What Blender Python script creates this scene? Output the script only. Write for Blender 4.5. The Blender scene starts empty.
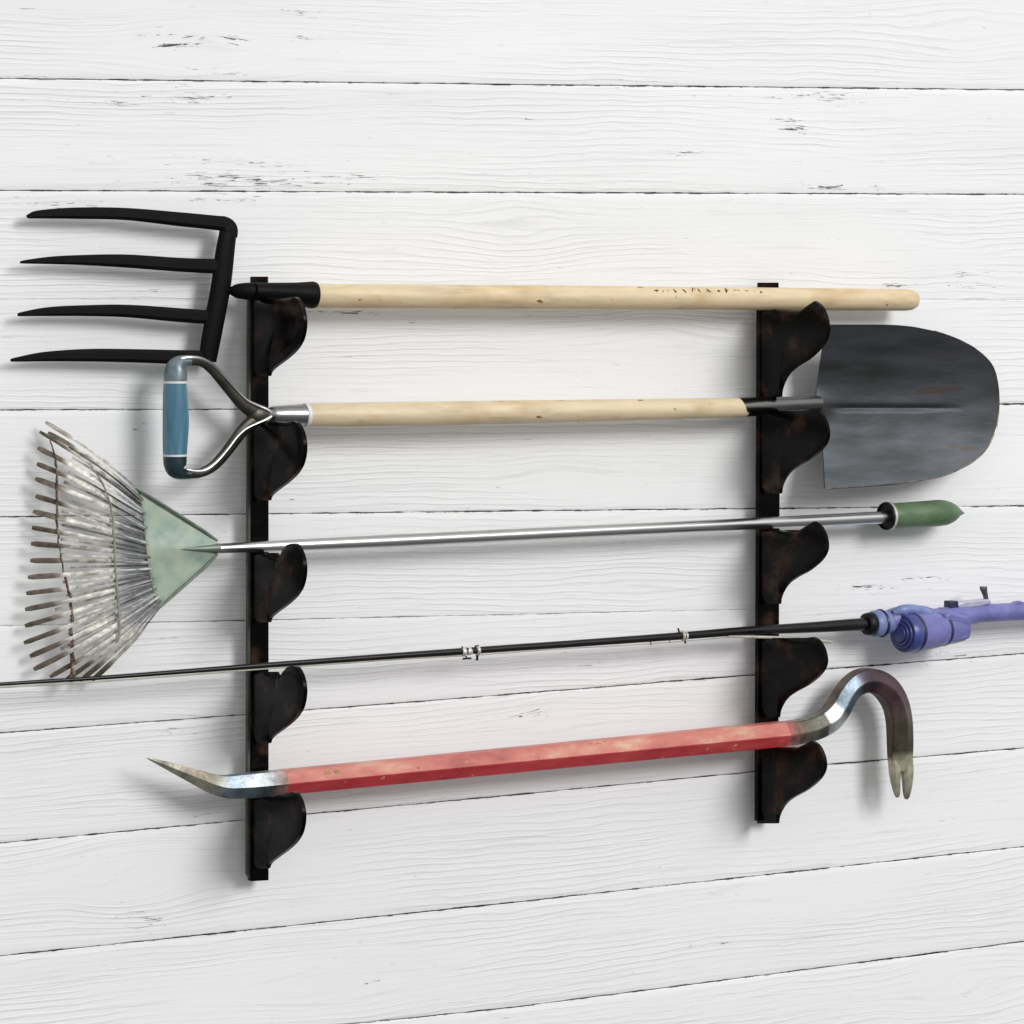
import bpy, bmesh, math, random
from mathutils import Vector, noise
random.seed(7)
SC = bpy.context.scene
COL = SC.collection

# ------------------------------------------------------------------ camera geometry
TH = math.radians(32.0)          # the wall recedes to the right
FP = 2850.0                      # focal length in pixels of a 1024 px wide picture
YH = 325.0                       # row of the horizon
DIST = 3.7
F = Vector((math.sin(TH), math.cos(TH), 0)); R = Vector((math.cos(TH), -math.sin(TH), 0)); U = Vector((0, 0, 1))
CAM = -DIST * F
MM = 0.001

def ray(px, py): return F * FP + R * (px - 512) + U * (YH - py)
def sc_at(px, h):
    d = ray(px, YH); return (-h - CAM.y) / d.y
def at(px, py, h=0.0):           # point of the plane h metres in front of the wall
    return CAM + ray(px, py) * sc_at(px, h)
def at_x(px, py, X):             # point of the plane x = X
    d = ray(px, py); return CAM + d * ((X - CAM.x) / d.x)

# ------------------------------------------------------------------ materials
def nodes(name):
    m = bpy.data.materials.new(name); m.use_nodes = True
    nt = m.node_tree; b = nt.nodes['Principled BSDF']
    return m, nt, b
def ramp(nt, stops):
    r = nt.nodes.new('ShaderNodeValToRGB'); e = r.color_ramp.elements
    while len(e) < len(stops): e.new(0.5)
    for q, (p, c) in zip(e, stops):
        q.position = p; q.color = (c[0], c[1], c[2], 1) if not isinstance(c, (int, float)) else (c, c, c, 1)
    return r
def mapped(nt, scale, src='Object', rot=(0, 0, 0)):
    t = nt.nodes.new('ShaderNodeTexCoord'); m = nt.nodes.new('ShaderNodeMapping')
    m.inputs['Scale'].default_value = scale; m.inputs['Rotation'].default_value = rot
    nt.links.new(t.outputs[src], m.inputs['Vector']); return m
def noi(nt, vec, scale, detail=4, rough=0.55, dist=0.0):
    n = nt.nodes.new('ShaderNodeTexNoise')
    n.inputs['Scale'].default_value = scale; n.inputs['Detail'].default_value = detail
    n.inputs['Roughness'].default_value = rough; n.inputs['Distortion'].default_value = dist
    nt.links.new(vec.outputs[0], n.inputs['Vector']); return n
def mth(nt, op, a, b=None, c=None):
    n = nt.nodes.new('ShaderNodeMath'); n.operation = op
    for i, v in enumerate((a, b, c)):
        if v is None: continue
        if isinstance(v, (int, float)): n.inputs[i].default_value = v
        else: nt.links.new(v, n.inputs[i])
    return n.outputs[0]
def mat(name, stops, scale=(1, 1, 1), nscale=20, metallic=0.0, rough=(0.4, 0.5), bump=0.0, bscale=None, bdist=0.001, detail=5, coat=0.0, spec=0.5, rot=(0, 0, 0)):
    m, nt, b = nodes(name)
    mp = mapped(nt, scale, rot=rot)
    n = noi(nt, mp, nscale, detail)
    r = ramp(nt, stops); nt.links.new(n.outputs['Fac'], r.inputs[0])
    nt.links.new(r.outputs[0], b.inputs['Base Color'])
    b.inputs['Metallic'].default_value = metallic
    b.inputs['Specular IOR Level'].default_value = spec
    mr = nt.nodes.new('ShaderNodeMapRange'); mr.inputs['To Min'].default_value = rough[0]; mr.inputs['To Max'].default_value = rough[1]
    n2 = noi(nt, mp, nscale * 2.3, 3); nt.links.new(n2.outputs['Fac'], mr.inputs['Value']); nt.links.new(mr.outputs[0], b.inputs['Roughness'])
    b.inputs['Coat Weight'].default_value = coat
    if bump:
        bn = noi(nt, mp, bscale or nscale * 3, 4); bp = nt.nodes.new('ShaderNodeBump')
        bp.inputs['Strength'].default_value = bump; bp.inputs['Distance'].default_value = bdist
        nt.links.new(bn.outputs['Fac'], bp.inputs['Height']); nt.links.new(bp.outputs[0], b.inputs['Normal'])
    return m

M = {}
M['fork_black'] = mat('fork_black', [(0.3, (0.0018, 0.0018, 0.0018)), (0.62, (0.004, 0.003, 0.0028)), (0.8, (0.009, 0.006, 0.005))], nscale=25, rough=(0.42, 0.65), bump=0.3, bscale=260, bdist=0.0006, spec=0.10)
M['rack_black'] = mat('rack_black', [(0.44, (0.0010, 0.0010, 0.0010)), (0.53, (0.003, 0.0022, 0.002)), (0.59, (0.014, 0.007, 0.005)), (0.65, (0.030, 0.017, 0.012)), (0.75, (0.045, 0.038, 0.029))], scale=(1, 1, 1.2), nscale=24, rough=(0.16, 0.30), bump=0.2, bscale=50, bdist=0.001, spec=0.075, detail=9)
M['lit_side_grey'] = mat('lit_side_grey', [(0.3, (0.030, 0.033, 0.027)), (0.7, (0.085, 0.092, 0.076))], scale=(1, 1, .4), nscale=40, rough=(0.4, 0.6), spec=0.3)
M['steel_bright'] = mat('steel_bright', [(0.3, (0.48, 0.49, 0.48)), (0.7, (0.60, 0.61, 0.60))], scale=(0.3, 3, 3), nscale=20, metallic=1, rough=(0.26, 0.32))
M['steel_socket'] = mat('steel_socket', [(0.3, (0.25, 0.26, 0.26)), (0.7, (0.36, 0.36, 0.355))], scale=(0.3, 3, 3), nscale=20, metallic=1, rough=(0.27, 0.31))
M['socket_dark'] = mat('socket_dark', [(0.3, (0.13, 0.135, 0.13)), (0.7, (0.21, 0.21, 0.205))], scale=(0.4, 3, 3), nscale=20, metallic=1, rough=(0.20, 0.28))
M['steel_dark'] = mat('steel_dark', [(0.3, (0.030, 0.028, 0.022)), (0.7, (0.075, 0.070, 0.058))], nscale=40, metallic=0.8, rough=(0.3, 0.5), bump=0.2, bscale=200, bdist=0.0005)
M['blade_steel'] = mat('blade_steel', [(0.25, (0.045, 0.050, 0.048)), (0.40, (0.080, 0.086, 0.088)), (0.52, (0.108, 0.116, 0.128)), (0.60, (0.128, 0.136, 0.150)), (0.67, (0.125, 0.105, 0.100)), (0.80, (0.15, 0.135, 0.095))], scale=(0.30, 1, 1.6), nscale=17, metallic=0.9, rough=(0.30, 0.46), bump=0.3, bscale=150, bdist=0.0006, detail=10, spec=0.3)
M['worn_edge_highlight'] = mat('worn_edge_highlight', [(0.35, (0.06, 0.05, 0.035)), (0.5, (0.14, 0.12, 0.085)), (0.66, (0.26, 0.25, 0.22))], nscale=60, metallic=0.9, rough=(0.3, 0.45))
M['blue_grip'] = mat('blue_grip', [(0.3, (0.045, 0.135, 0.200)), (0.52, (0.075, 0.190, 0.265)), (0.72, (0.13, 0.265, 0.335))], scale=(3.5, 3.5, 0.35), nscale=40, rough=(0.24, 0.38), bump=0.12, bscale=120)
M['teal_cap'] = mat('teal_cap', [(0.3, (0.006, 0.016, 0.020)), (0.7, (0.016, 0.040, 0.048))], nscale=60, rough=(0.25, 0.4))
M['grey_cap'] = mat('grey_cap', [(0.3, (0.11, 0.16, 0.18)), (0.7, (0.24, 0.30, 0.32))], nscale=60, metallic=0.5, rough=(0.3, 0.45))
M['white_ring'] = mat('white_ring', [(0.3, (0.62, 0.64, 0.63)), (0.7, (0.74, 0.75, 0.74))], nscale=60, rough=(0.4, 0.5))
M['green_plate'] = mat('green_plate', [(0.25, (0.175, 0.245, 0.205)), (0.42, (0.285, 0.375, 0.310)), (0.54, (0.370, 0.440, 0.345)), (0.64, (0.42, 0.46, 0.355)), (0.70, (0.33, 0.34, 0.24)), (0.84, (0.20, 0.20, 0.13))], nscale=30, rough=(0.42, 0.6), bump=0.3, bscale=120, detail=10)
M['green_dark'] = mat('green_dark', [(0.3, (0.10, 0.135, 0.10)), (0.7, (0.20, 0.25, 0.19))], scale=(0.5, 3, 3), nscale=40, metallic=0.3, rough=(0.35, 0.5))
M['green_grip'] = mat('green_grip', [(0.28, (0.040, 0.085, 0.038)), (0.5, (0.085, 0.150, 0.070)), (0.64, (0.115, 0.190, 0.095)), (0.8, (0.21, 0.29, 0.17))], scale=(0.6, 1, 1), nscale=38, rough=(0.36, 0.55), bump=0.15, bscale=150, detail=7)
M['black_rubber'] = mat('black_rubber', [(0.3, (0.003, 0.003, 0.004)), (0.7, (0.010, 0.010, 0.012))], nscale=60, rough=(0.4, 0.5), spec=0.2)
def tint_mat(name, nscale, lo, hi, rough, bump=0.2, scale=(1, 1, 1), bscale=150):
    """base colour comes from the patina colour stored on the mesh, painted light included, broken up by noise"""
    m, nt, b = nodes(name); mp = mapped(nt, scale); n = noi(nt, mp, nscale, 7, 0.6)
    r = ramp(nt, [(0.3, lo), (0.7, hi)]); nt.links.new(n.outputs['Fac'], r.inputs[0])
    a = nt.nodes.new('ShaderNodeAttribute'); a.attribute_name = 'patina_shading'
    mx = nt.nodes.new('ShaderNodeMix'); mx.data_type = 'RGBA'; mx.blend_type = 'MULTIPLY'; mx.inputs[0].default_value = 1
    nt.links.new(a.outputs['Color'], mx.inputs[6]); nt.links.new(r.outputs[0], mx.inputs[7]); nt.links.new(mx.outputs[2], b.inputs['Base Color'])
    nt.links.new(a.outputs['Alpha'], b.inputs['Metallic'])
    n2 = noi(nt, mp, nscale * 2.5, 3); mr = nt.nodes.new('ShaderNodeMapRange'); mr.inputs['To Min'].default_value = rough[0]; mr.inputs['To Max'].default_value = rough[1]
    nt.links.new(n2.outputs['Fac'], mr.inputs['Value']); nt.links.new(mr.outputs[0], b.inputs['Roughness'])
    bn = noi(nt, mp, bscale, 4); bp = nt.nodes.new('ShaderNodeBump'); bp.inputs['Strength'].default_value = bump; bp.inputs['Distance'].default_value = 0.0008
    nt.links.new(bn.outputs['Fac'], bp.inputs['Height']); nt.links.new(bp.outputs[0], b.inputs['Normal'])
    return m
M['tine_steel'] = tint_mat('tine_steel', 95, 0.32, 1.25, (0.4, 0.6), scale=(1, 1, 1.6))
M['bar_patina_shading'] = tint_mat('bar_patina_shading', 42, 0.38, 1.3, (0.28, 0.46), bump=0.4)
M['rust_rod'] = mat('rust_rod', [(0.36, (0.030, 0.020, 0.012)), (0.5, (0.10, 0.065, 0.042)), (0.60, (0.20, 0.15, 0.10)), (0.68, (0.45, 0.38, 0.30))], nscale=130, metallic=0.1, rough=(0.55, 0.75))
M['pale_wire'] = mat('pale_wire', [(0.3, (0.22, 0.21, 0.18)), (0.7, (0.46, 0.44, 0.39))], nscale=80, metallic=0.4, rough=(0.4, 0.6))
M['rod_graphite'] = mat('rod_graphite', [(0.3, (0.003, 0.003, 0.004)), (0.7, (0.014, 0.012, 0.012))], scale=(0.4, 3, 3), nscale=60, rough=(0.22, 0.36), spec=0.3)
M['line_pale'] = mat('line_pale', [(0.3, (0.30, 0.29, 0.25)), (0.7, (0.50, 0.48, 0.42))], nscale=50, rough=(0.35, 0.5))
M['guide_pale'] = mat('guide_pale', [(0.3, (0.42, 0.41, 0.37)), (0.7, (0.66, 0.65, 0.62))], nscale=80, metallic=0.4, rough=(0.3, 0.4))
M['reel_violet'] = mat('reel_violet', [(0.3, (0.105, 0.110, 0.300)), (0.55, (0.165, 0.165, 0.410)), (0.75, (0.215, 0.205, 0.455))], nscale=35, rough=(0.35, 0.5), detail=6)
M['reel_blue'] = mat('reel_blue', [(0.3, (0.030, 0.042, 0.175)), (0.55, (0.060, 0.075, 0.265)), (0.75, (0.110, 0.125, 0.36))], nscale=45, rough=(0.28, 0.42), detail=6)
M['sleeve_blue'] = mat('sleeve_blue', [(0.3, (0.125, 0.165, 0.37)), (0.7, (0.225, 0.275, 0.50))], nscale=50, rough=(0.35, 0.5))
M['navy'] = mat('navy', [(0.3, (0.010, 0.011, 0.045)), (0.7, (0.022, 0.024, 0.080))], nscale=50, rough=(0.35, 0.5))
M['lavender_clamp'] = mat('lavender_clamp', [(0.3, (0.38, 0.36, 0.50)), (0.7, (0.62, 0.60, 0.70))], nscale=45, metallic=0.3, rough=(0.3, 0.4))
M['bar_steel'] = mat('bar_steel', [(0.3, (0.26, 0.31, 0.34)), (0.55, (0.48, 0.55, 0.60)), (0.75, (0.66, 0.70, 0.70))], nscale=30, metallic=0.85, rough=(0.22, 0.4), bump=0.12, bscale=140)
M['bar_olive'] = mat('bar_olive', [(0.3, (0.13, 0.125, 0.09)), (0.55, (0.25, 0.24, 0.19)), (0.78, (0.38, 0.33, 0.24))], nscale=38, metallic=0.5, rough=(0.32, 0.5), bump=0.15, bscale=160)
M['bar_purple'] = mat('bar_purple', [(0.28, (0.038, 0.026, 0.028)), (0.5, (0.110, 0.070, 0.078)), (0.72, (0.19, 0.125, 0.14))], nscale=22, metallic=0.5, rough=(0.32, 0.5), bump=0.2, bscale=130, detail=7)
M['bar_claw'] = mat('bar_claw', [(0.3, (0.15, 0.145, 0.085)), (0.55, (0.34, 0.335, 0.23)), (0.78, (0.50, 0.48, 0.36))], nscale=48, metallic=0.4, rough=(0.35, 0.5), bump=0.2, bscale=160, detail=6)
M['ink'] = mat('ink', [(0.3, (0.035, 0.020, 0.010)), (0.7, (0.075, 0.05, 0.03))], nscale=100, rough=(0.6, 0.7))
M['screw_grey'] = mat('screw_grey', [(0.3, (0.2, 0.2, 0.19)), (0.7, (0.32, 0.32, 0.30))], nscale=100, metallic=0.8, rough=(0.3, 0.4))
M['paint_yellow'] = mat('paint_yellow', [(0.3, (0.42, 0.27, 0.09)), (0.7, (0.55, 0.40, 0.17))], nscale=100, rough=(0.5, 0.6))

def wood_mat(name, tint):
    m, nt, b = nodes(name)
    mp = mapped(nt, (1.2, 9, 9)); n = noi(nt, mp, 14, 6, 0.6, 0.4)
    r = ramp(nt, [(0.28, [x * 0.72 for x in tint]), (0.45, [x * 0.92 for x in tint]), (0.62, tint), (0.8, [min(1, x * 1.10) for x in tint])])
    nt.links.new(n.outputs['Fac'], r.inputs[0])
    mp2 = mapped(nt, (1.0, 1.6, 1.6)); n2 = noi(nt, mp2, 11, 3)                     # broad honey patches
    r2 = ramp(nt, [(0.34, (0.86, 0.79, 0.69)), (0.50, (1, 1, 1)), (0.7, (1.0, 1.0, 1.0))])
    nt.links.new(n2.outputs['Fac'], r2.inputs[0])
    mp3 = mapped(nt, (1.0, 2.0, 2.0)); n3 = noi(nt, mp3, 44, 2)                     # small dark knots and dents
    r3 = ramp(nt, [(0.25, (0.30, 0.2, 0.12)), (0.31, (1, 1, 1))]); nt.links.new(n3.outputs['Fac'], r3.inputs[0])
    mx = nt.nodes.new('ShaderNodeMix'); mx.data_type = 'RGBA'; mx.blend_type = 'MULTIPLY'; mx.inputs[0].default_value = 1
    nt.links.new(r.outputs[0], mx.inputs[6]); nt.links.new(r2.outputs[0], mx.inputs[7])
    my = nt.nodes.new('ShaderNodeMix'); my.data_type = 'RGBA'; my.blend_type = 'MULTIPLY'; my.inputs[0].default_value = 1
    nt.links.new(mx.outputs[2], my.inputs[6]); nt.links.new(r3.outputs[0], my.inputs[7])
    nt.links.new(my.outputs[2], b.inputs['Base Color'])
    b.inputs['Roughness'].default_value = 0.5
    bp = nt.nodes.new('ShaderNodeBump'); bp.inputs['Strength'].default_value = 0.12; bp.inputs['Distance'].default_value = 0.001
    nt.links.new(n.outputs['Fac'], bp.inputs['Height']); nt.links.new(bp.outputs[0], b.inputs['Normal'])
    return m
M['ash_wood'] = wood_mat('ash_wood', (0.70, 0.555, 0.35))
M['ash_wood_pale'] = wood_mat('ash_wood_pale', (0.71, 0.58, 0.385))

def red_mat():
    m, nt, b = nodes('red_paint')
    n = noi(nt, mapped(nt, (0.35, 1, 1)), 30, 8, 0.65)
    r = ramp(nt, [(0.30, (0.50, 0.42, 0.42)), (0.44, (0.90, 0.85, 0.85)), (0.57, (1.05, 1.25, 1.15)), (0.70, (1.12, 2.4, 1.9))])
    nt.links.new(n.outputs['Fac'], r.inputs[0])
    a = nt.nodes.new('ShaderNodeAttribute'); a.attribute_name = 'patina_shading'
    mu = nt.nodes.new('ShaderNodeMix'); mu.data_type = 'RGBA'; mu.blend_type = 'MULTIPLY'; mu.inputs[0].default_value = 1
    nt.links.new(a.outputs['Color'], mu.inputs[6]); nt.links.new(r.outputs[0], mu.inputs[7])
    nf = noi(nt, mapped(nt, (0.6, 1, 1)), 120, 5, 0.65); rf = ramp(nt, [(0.665, 0.0), (0.69, 1.0)]); nt.links.new(nf.outputs['Fac'], rf.inputs[0])
    mx = nt.nodes.new('ShaderNodeMix'); mx.data_type = 'RGBA'; mx.inputs[7].default_value = (0.50, 0.36, 0.22, 1)
    nt.links.new(rf.outputs[0], mx.inputs[0]); nt.links.new(mu.outputs[2], mx.inputs[6])
    nd = noi(nt, mapped(nt, (0.25, 1, 1), rot=(0, 0, .3)), 210, 4, 0.6); rd = ramp(nt, [(0.68, 0.0), (0.71, 1.0)]); nt.links.new(nd.outputs['Fac'], rd.inputs[0])
    my = nt.nodes.new('ShaderNodeMix'); my.data_type = 'RGBA'; my.inputs[7].default_value = (0.10, 0.045, 0.04, 1)
    nt.links.new(rd.outputs[0], my.inputs[0]); nt.links.new(mx.outputs[2], my.inputs[6])
    nt.links.new(my.outputs[2], b.inputs['Base Color']); b.inputs['Roughness'].default_value = 0.42; b.inputs['Specular IOR Level'].default_value = 0.3
    bp = nt.nodes.new('ShaderNodeBump'); bp.inputs['Strength'].default_value = 0.25; bp.inputs['Distance'].default_value = 0.001
    nt.links.new(n.outputs['Fac'], bp.inputs['Height']); nt.links.new(bp.outputs[0], b.inputs['Normal'])
    return m
M['red_paint'] = red_mat()

# ------------------------------------------------------------------ mesh helpers
class MB:
    def __init__(s): s.v = []; s.f = []; s.c = []
    def add(s, vs, fs):
        o = len(s.v); s.v += [Vector(x) for x in vs]; s.f += [tuple(i + o for i in f) for f in fs]; return s
def build(name, mb, material, parent=None, smooth=True, bevel=0.0, angle=35, origin=None):
    base = parent['_o'] if parent and '_o' in parent else (origin or (0, 0, 0))
    base = Vector(base)
    me = bpy.data.meshes.new(name)
    me.from_pydata([tuple(v - base) for v in mb.v], [], mb.f)
    if mb.c:
        ca = me.color_attributes.new('patina_shading', 'FLOAT_COLOR', 'CORNER'); j = 0
        for f in mb.c:
            for q in f: ca.data[j].color = q; j += 1
    bm = bmesh.new(); bm.from_mesh(me); bmesh.ops.recalc_face_normals(bm, faces=bm.faces); bm.to_mesh(me); bm.free()
    me.materials.append(material)
    o = bpy.data.objects.new(name, me); COL.objects.link(o)
    if smooth:
        me.shade_smooth()
        me.set_sharp_from_angle(angle=math.radians(angle))
    if bevel:
        md = o.modifiers.new('bevel', 'BEVEL'); md.width = bevel; md.segments = 2; md.limit_method = 'ANGLE'; md.angle_limit = math.radians(40)
    if parent: o.parent = parent; o['_o'] = tuple(base)
    else: o.location = base; o['_o'] = tuple(base)
    return o
def thing(name, label, cat, loc, group=None):
    o = bpy.data.objects.new(name, None); COL.objects.link(o); o.location = loc; o.empty_display_size = 0.05
    o['label'] = label; o['category'] = cat; o['_o'] = tuple(loc)
    if group: o['group'] = group
    return o
def catmull(pts, n):
    """resample a list of tuples (any length) smoothly"""
    P = [pts[0]] + list(pts) + [pts[-1]]; out = []
    for i in range(1, len(P) - 2):
        p0, p1, p2, p3 = P[i - 1], P[i], P[i + 1], P[i + 2]
        for k in range(n):
            t = k / n
            out.append(tuple(0.5 * (2 * b + (c - a) * t + (2 * a - 5 * b + 4 * c - d) * t * t + (3 * b - a - 3 * c + d) * t ** 3) for a, b, c, d in zip(p0, p1, p2, p3)))
    out.append(tuple(pts[-1])); return out
def catmull_closed(pts, n):
    L = len(pts); out = []
    for i in range(L):
        p0, p1, p2, p3 = pts[i - 1], pts[i], pts[(i + 1) % L], pts[(i + 2) % L]
        for k in range(n):
            t = k / n
            out.append(tuple(0.5 * (2 * b + (c - a) * t + (2 * a - 5 * b + 4 * c - d) * t * t + (3 * b - a - 3 * c + d) * t ** 3) for a, b, c, d in zip(p0, p1, p2, p3)))
    return out
CIRC = [(math.cos(2 * math.pi * k / 24), math.sin(2 * math.pi * k / 24)) for k in range(24)]
HEX = [(math.cos(math.radians(a)) / 0.866, math.sin(math.radians(a)) / 0.866) for a in (30, 90, 150, 210, 270, 330)]
RECT = [(1, 1), (-1, 1), (-1, -1), (1, -1)]
OCT = [(1, .45), (.5, 1), (-.5, 1), (-1, .45), (-1, -.45), (-.5, -1), (.5, -1), (1, -.45)]
def sweep(pts, prof=CIRC, ratio=1.0, rect=False, mb=None, twist=None, tint=None):
    """pts: (px, py, h, half width in picture pixels[, ratio]); profile a lies along the wall, b off the wall"""
    mb = mb or MB()
    C = [at(p[0], p[1], p[2]) for p in pts]; N = Vector((0, -1, 0)); rings = []
    for i, p in enumerate(pts):
        a, b = C[max(0, i - 1)], C[min(len(C) - 1, i + 1)]
        T = (b - a).normalized()
        side = N.cross(T).normalized(); n2 = T.cross(side)
        if n2.dot(N) < 0: n2 = -n2
        if twist:
            tw = twist(i / (len(pts) - 1)); side, n2 = side * math.cos(tw) + n2 * math.sin(tw), n2 * math.cos(tw) - side * math.sin(tw)
        rt = p[4] if len(p) > 4 else ratio
        e = Vector((-T.dot(U), T.dot(R))); e = e.normalized() if e.length > 1e-6 else Vector((0, 1))
        pa = abs(Vector((side.dot(R), side.dot(U))).dot(e)); pb = abs(Vector((n2.dot(R), n2.dot(U))).dot(e)) * rt
        k = (pa + pb) if rect else math.sqrt(pa * pa + pb * pb)
        w = p[3] * sc_at(p[0], p[2]) / max(k, 0.3)
        rings.append([C[i] + side * (w * x) + n2 * (w * rt * y) for x, y in prof])
    n = len(prof); vs = [v for r_ in rings for v in r_]; fs = []
    for i in range(len(rings) - 1):
        for k in range(n):
            if tint:
                ca, cb = tint(i / (len(rings) - 1), k), tint((i + 1) / (len(rings) - 1), k); mb.c.append((ca, ca, cb, cb))
            fs.append((i * n + k, i * n + (k + 1) % n, (i + 1) * n + (k + 1) % n, (i + 1) * n + k))
    fs.append(tuple(range(n - 1, -1, -1))); fs.append(tuple((len(rings) - 1) * n + k for k in range(n)))
    if tint: mb.c.append((tint(0, 0),) * n); mb.c.append((tint(1, 0),) * n)
    return mb.add(vs, fs)
def lathe(A, axis, prof, mb=None, seg=40):
    """prof: (distance along axis, radius) in metres"""
    mb = mb or MB(); axis = axis.normalized(); a = axis.orthogonal().normalized(); b = axis.cross(a)
    vs = []; fs = []; n = seg
    for d, r in prof:
        for k in range(n):
            t = 2 * math.pi * k / n; vs.append(A + axis * d + (a * math.cos(t) + b * math.sin(t)) * r)
    for i in range(len(prof) - 1):
        for k in range(n): fs.append((i * n + k, i * n + (k + 1) % n, (i + 1) * n + (k + 1) % n, (i + 1) * n + k))
    fs.append(tuple(range(n - 1, -1, -1))); fs.append(tuple((len(prof) - 1) * n + k for k in range(n)))
    return mb.add(vs, fs)
def plate(outline, h, th, mb=None):
    """outline in picture pixels, unprojected on the plane h off the wall, th thick towards the wall"""
    mb = mb or MB(); n = len(outline)
    fr = [at(x, y, h) for x, y in outline]; bk = [v + Vector((0, th, 0)) for v in fr]
    return mb.add(fr + bk, [tuple(range(n)), tuple(range(2 * n - 1, n - 1, -1))] + [(i, (i + 1) % n, n + (i + 1) % n, n + i) for i in range(n)])
def plate_x(outline, X, th, mb=None):
    """outline in picture pixels on the plane x = X (square to the wall), th thick to the right"""
    mb = mb or MB(); n = len(outline)
    fr = [at_x(x, y, X) for x, y in outline]; bk = [v + Vector((th, 0, 0)) for v in fr]
    return mb.add(fr + bk, [tuple(range(n)), tuple(range(2 * n - 1, n - 1, -1))] + [(i, (i + 1) % n, n + (i + 1) % n, n + i) for i in range(n)])
def cup_x(outline, center, X, th, bulge):
    """like plate_x, but the broad face swells out by bulge towards its middle and rolls over at the rim"""
    n = len(outline); NR = 9; fr = [at_x(center[0], center[1], X) - Vector((bulge, 0, 0))]
    for r in range(1, NR + 1):
        t = r / NR; d = bulge * (1 - t ** 2.2) - 1.6 * MM * max(0, (t - .88) / .12) ** 2
        fr += [at_x(center[0] + (x - center[0]) * t, center[1] + (y - center[1]) * t, X) - Vector((d, 0, 0)) for x, y in outline]
    bk = [at_x(x, y, X) + Vector((th, 0, 0)) for x, y in outline]; fs = []
    for k in range(n):
        j = (k + 1) % n; fs.append((0, 1 + k, 1 + j))
        for r in range(NR - 1): a = 1 + r * n; fs.append((a + k, a + n + k, a + n + j, a + j))
        a = 1 + (NR - 1) * n; fs.append((a + k, len(fr) + k, len(fr) + j, a + j))
    fs.append(tuple(len(fr) + k for k in range(n)))
    return MB().add(fr + bk, fs)
def interp(tab, x):
    if x <= tab[0][0]: 
        (x0, y0), (x1, y1) = tab[0], tab[1]
    elif x >= tab[-1][0]:
        (x0, y0), (x1, y1) = tab[-2], tab[-1]
    else:
        for (x0, y0), (x1, y1) in zip(tab, tab[1:]):
            if x0 <= x <= x1: break
    return y0 + (y1 - y0) * (x - x0) / (x1 - x0)

# ------------------------------------------------------------------ the white plank wall
LINES = [  # board joints: (px, row) and how open the joint is
    ([(0, -255), (1024, -231)], .8), ([(0, -144), (1024, -125)], .8), ([(0, -33), (1024, -18)], .8),
    ([(0, 78.5), (512, 84.5), (1024, 90)], .9), ([(0, 190.5), (512, 192.5), (1024, 194.5)], .95),
    ([(0, 299), (512, 299), (1024, 299.5)], .14), ([(0, 410), (512, 408.5), (1024, 404)], .85),
    ([(0, 517), (512, 511), (1024, 506)], .95), ([(0, 626), (400, 617), (760, 609), (1024, 597)], [(0, .40), (600, .34), (740, .16), (800, .03)]),
    ([(0, 733), (400, 703), (740, 676), (1024, 653.5)], .95), ([(0, 843), (512, 795), (835, 764), (1024, 748)], .9),
    ([(0, 956), (512, 902.5), (1024, 846.5)], 1.0), ([(380, 1021), (512, 1007.5), (1024, 941.5)], .85),
    ([(0, 1185), (1024, 1040)], .8), ([(0, 1300), (1024, 1138)], .8), ([(0, 1416), (1024, 1236)], .8)]
KNOTS = [(195, 52, 70, 20, 1.0), (955, 28, 60, 22, 1.0), (520, 226, 55, 22, .9), (660, 350, 55, 25, .8), (140, 880, 70, 25, 1.0), (965, 985, 70, 25, 1.0),
         (560, 488, 40, 18, .7), (640, 590, 45, 14, .7), (420, 690, 50, 18, .7), (560, 725, 50, 18, .7), (250, 440, 45, 15, .8), (880, 240, 60, 18, .6), (330, 985, 70, 20, .8)]
WEAR = [(190, 42, 40, 9, .86), (290, 13, 32, 5, .7), (230, 38, 30, 4, .9), (300, 40, 14, 3, .9), (110, 101, 50, 4, .8), (190, 98, 30, 7, .9), (110, 161, 6, 3, .6), (260, 161, 70, 4, .75), (250, 181, 80, 7, 1.0), (350, 180, 25, 5, .8),
        (70, 205, 50, 4, .9), (225, 199, 50, 4, .9), (60, 77, 70, 2.5, .9), (215, 75, 20, 4, 1.), (825, 97, 45, 5, .95), (795, 124, 18, 8, .9), (640, 149, 14, 3, .9), (690, 154, 24, 3, .9), (815, 187, 25, 4, .95), (875, 187, 14, 3, .9),
        (345, 313, 34, 3, .95), (408, 316, 15, 3, 1.), (525, 316, 8, 2, 1.), (156, 290, 10, 3, 1.), (962, 283, 34, 3, .95), (988, 275, 20, 3, .95), (895, 285, 16, 2.5, .95),
        (870, 588, 42, 3, .95), (930, 577, 22, 3, 1.), (535, 713, 15, 4, .95), (945, 655, 28, 3, .8), (160, 731, 25, 4, .85), (150, 922, 20, 10, .9), (225, 926, 9, 3, .8), (712, 945, 18, 3, .85), (1000, 994, 9, 5, .9),
        (330, 900, 5, 8, .6), (635, 833, 5, 3, .8), (585, 374, 9, 4, .9), (140, 429, 4, 4, .9), (165, 638, 15, 4, .8), (120, 640, 14, 3, .8)]
def line_y(i, px): return interp(LINES[i][0], px)
def openness(i, px):
    g = LINES[i][1]
    return g if not isinstance(g, list) else max(.03, min(.4, interp(g, px)))
def joint_half(i, px):
    g = openness(i, px); n = noise.noise(Vector((px * 0.011, i * 7.3, 0))) * .5 + noise.noise(Vector((px * 0.06, i * 3.1, 4))) * .5
    return max(0.05 * min(1, g * 3), g * (0.36 + 0.55 * n))
def wob(i, s, px): return min(1, openness(i, px) * 1.3) * wob_(i, s, px)
def wob_(i, s, px): return noise.noise(Vector((px * 0.045, i * 5.7, s * 9.0))) * .40 + noise.noise(Vector((px * 0.16, i * 2.7, s * 4.0))) * .12

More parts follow.
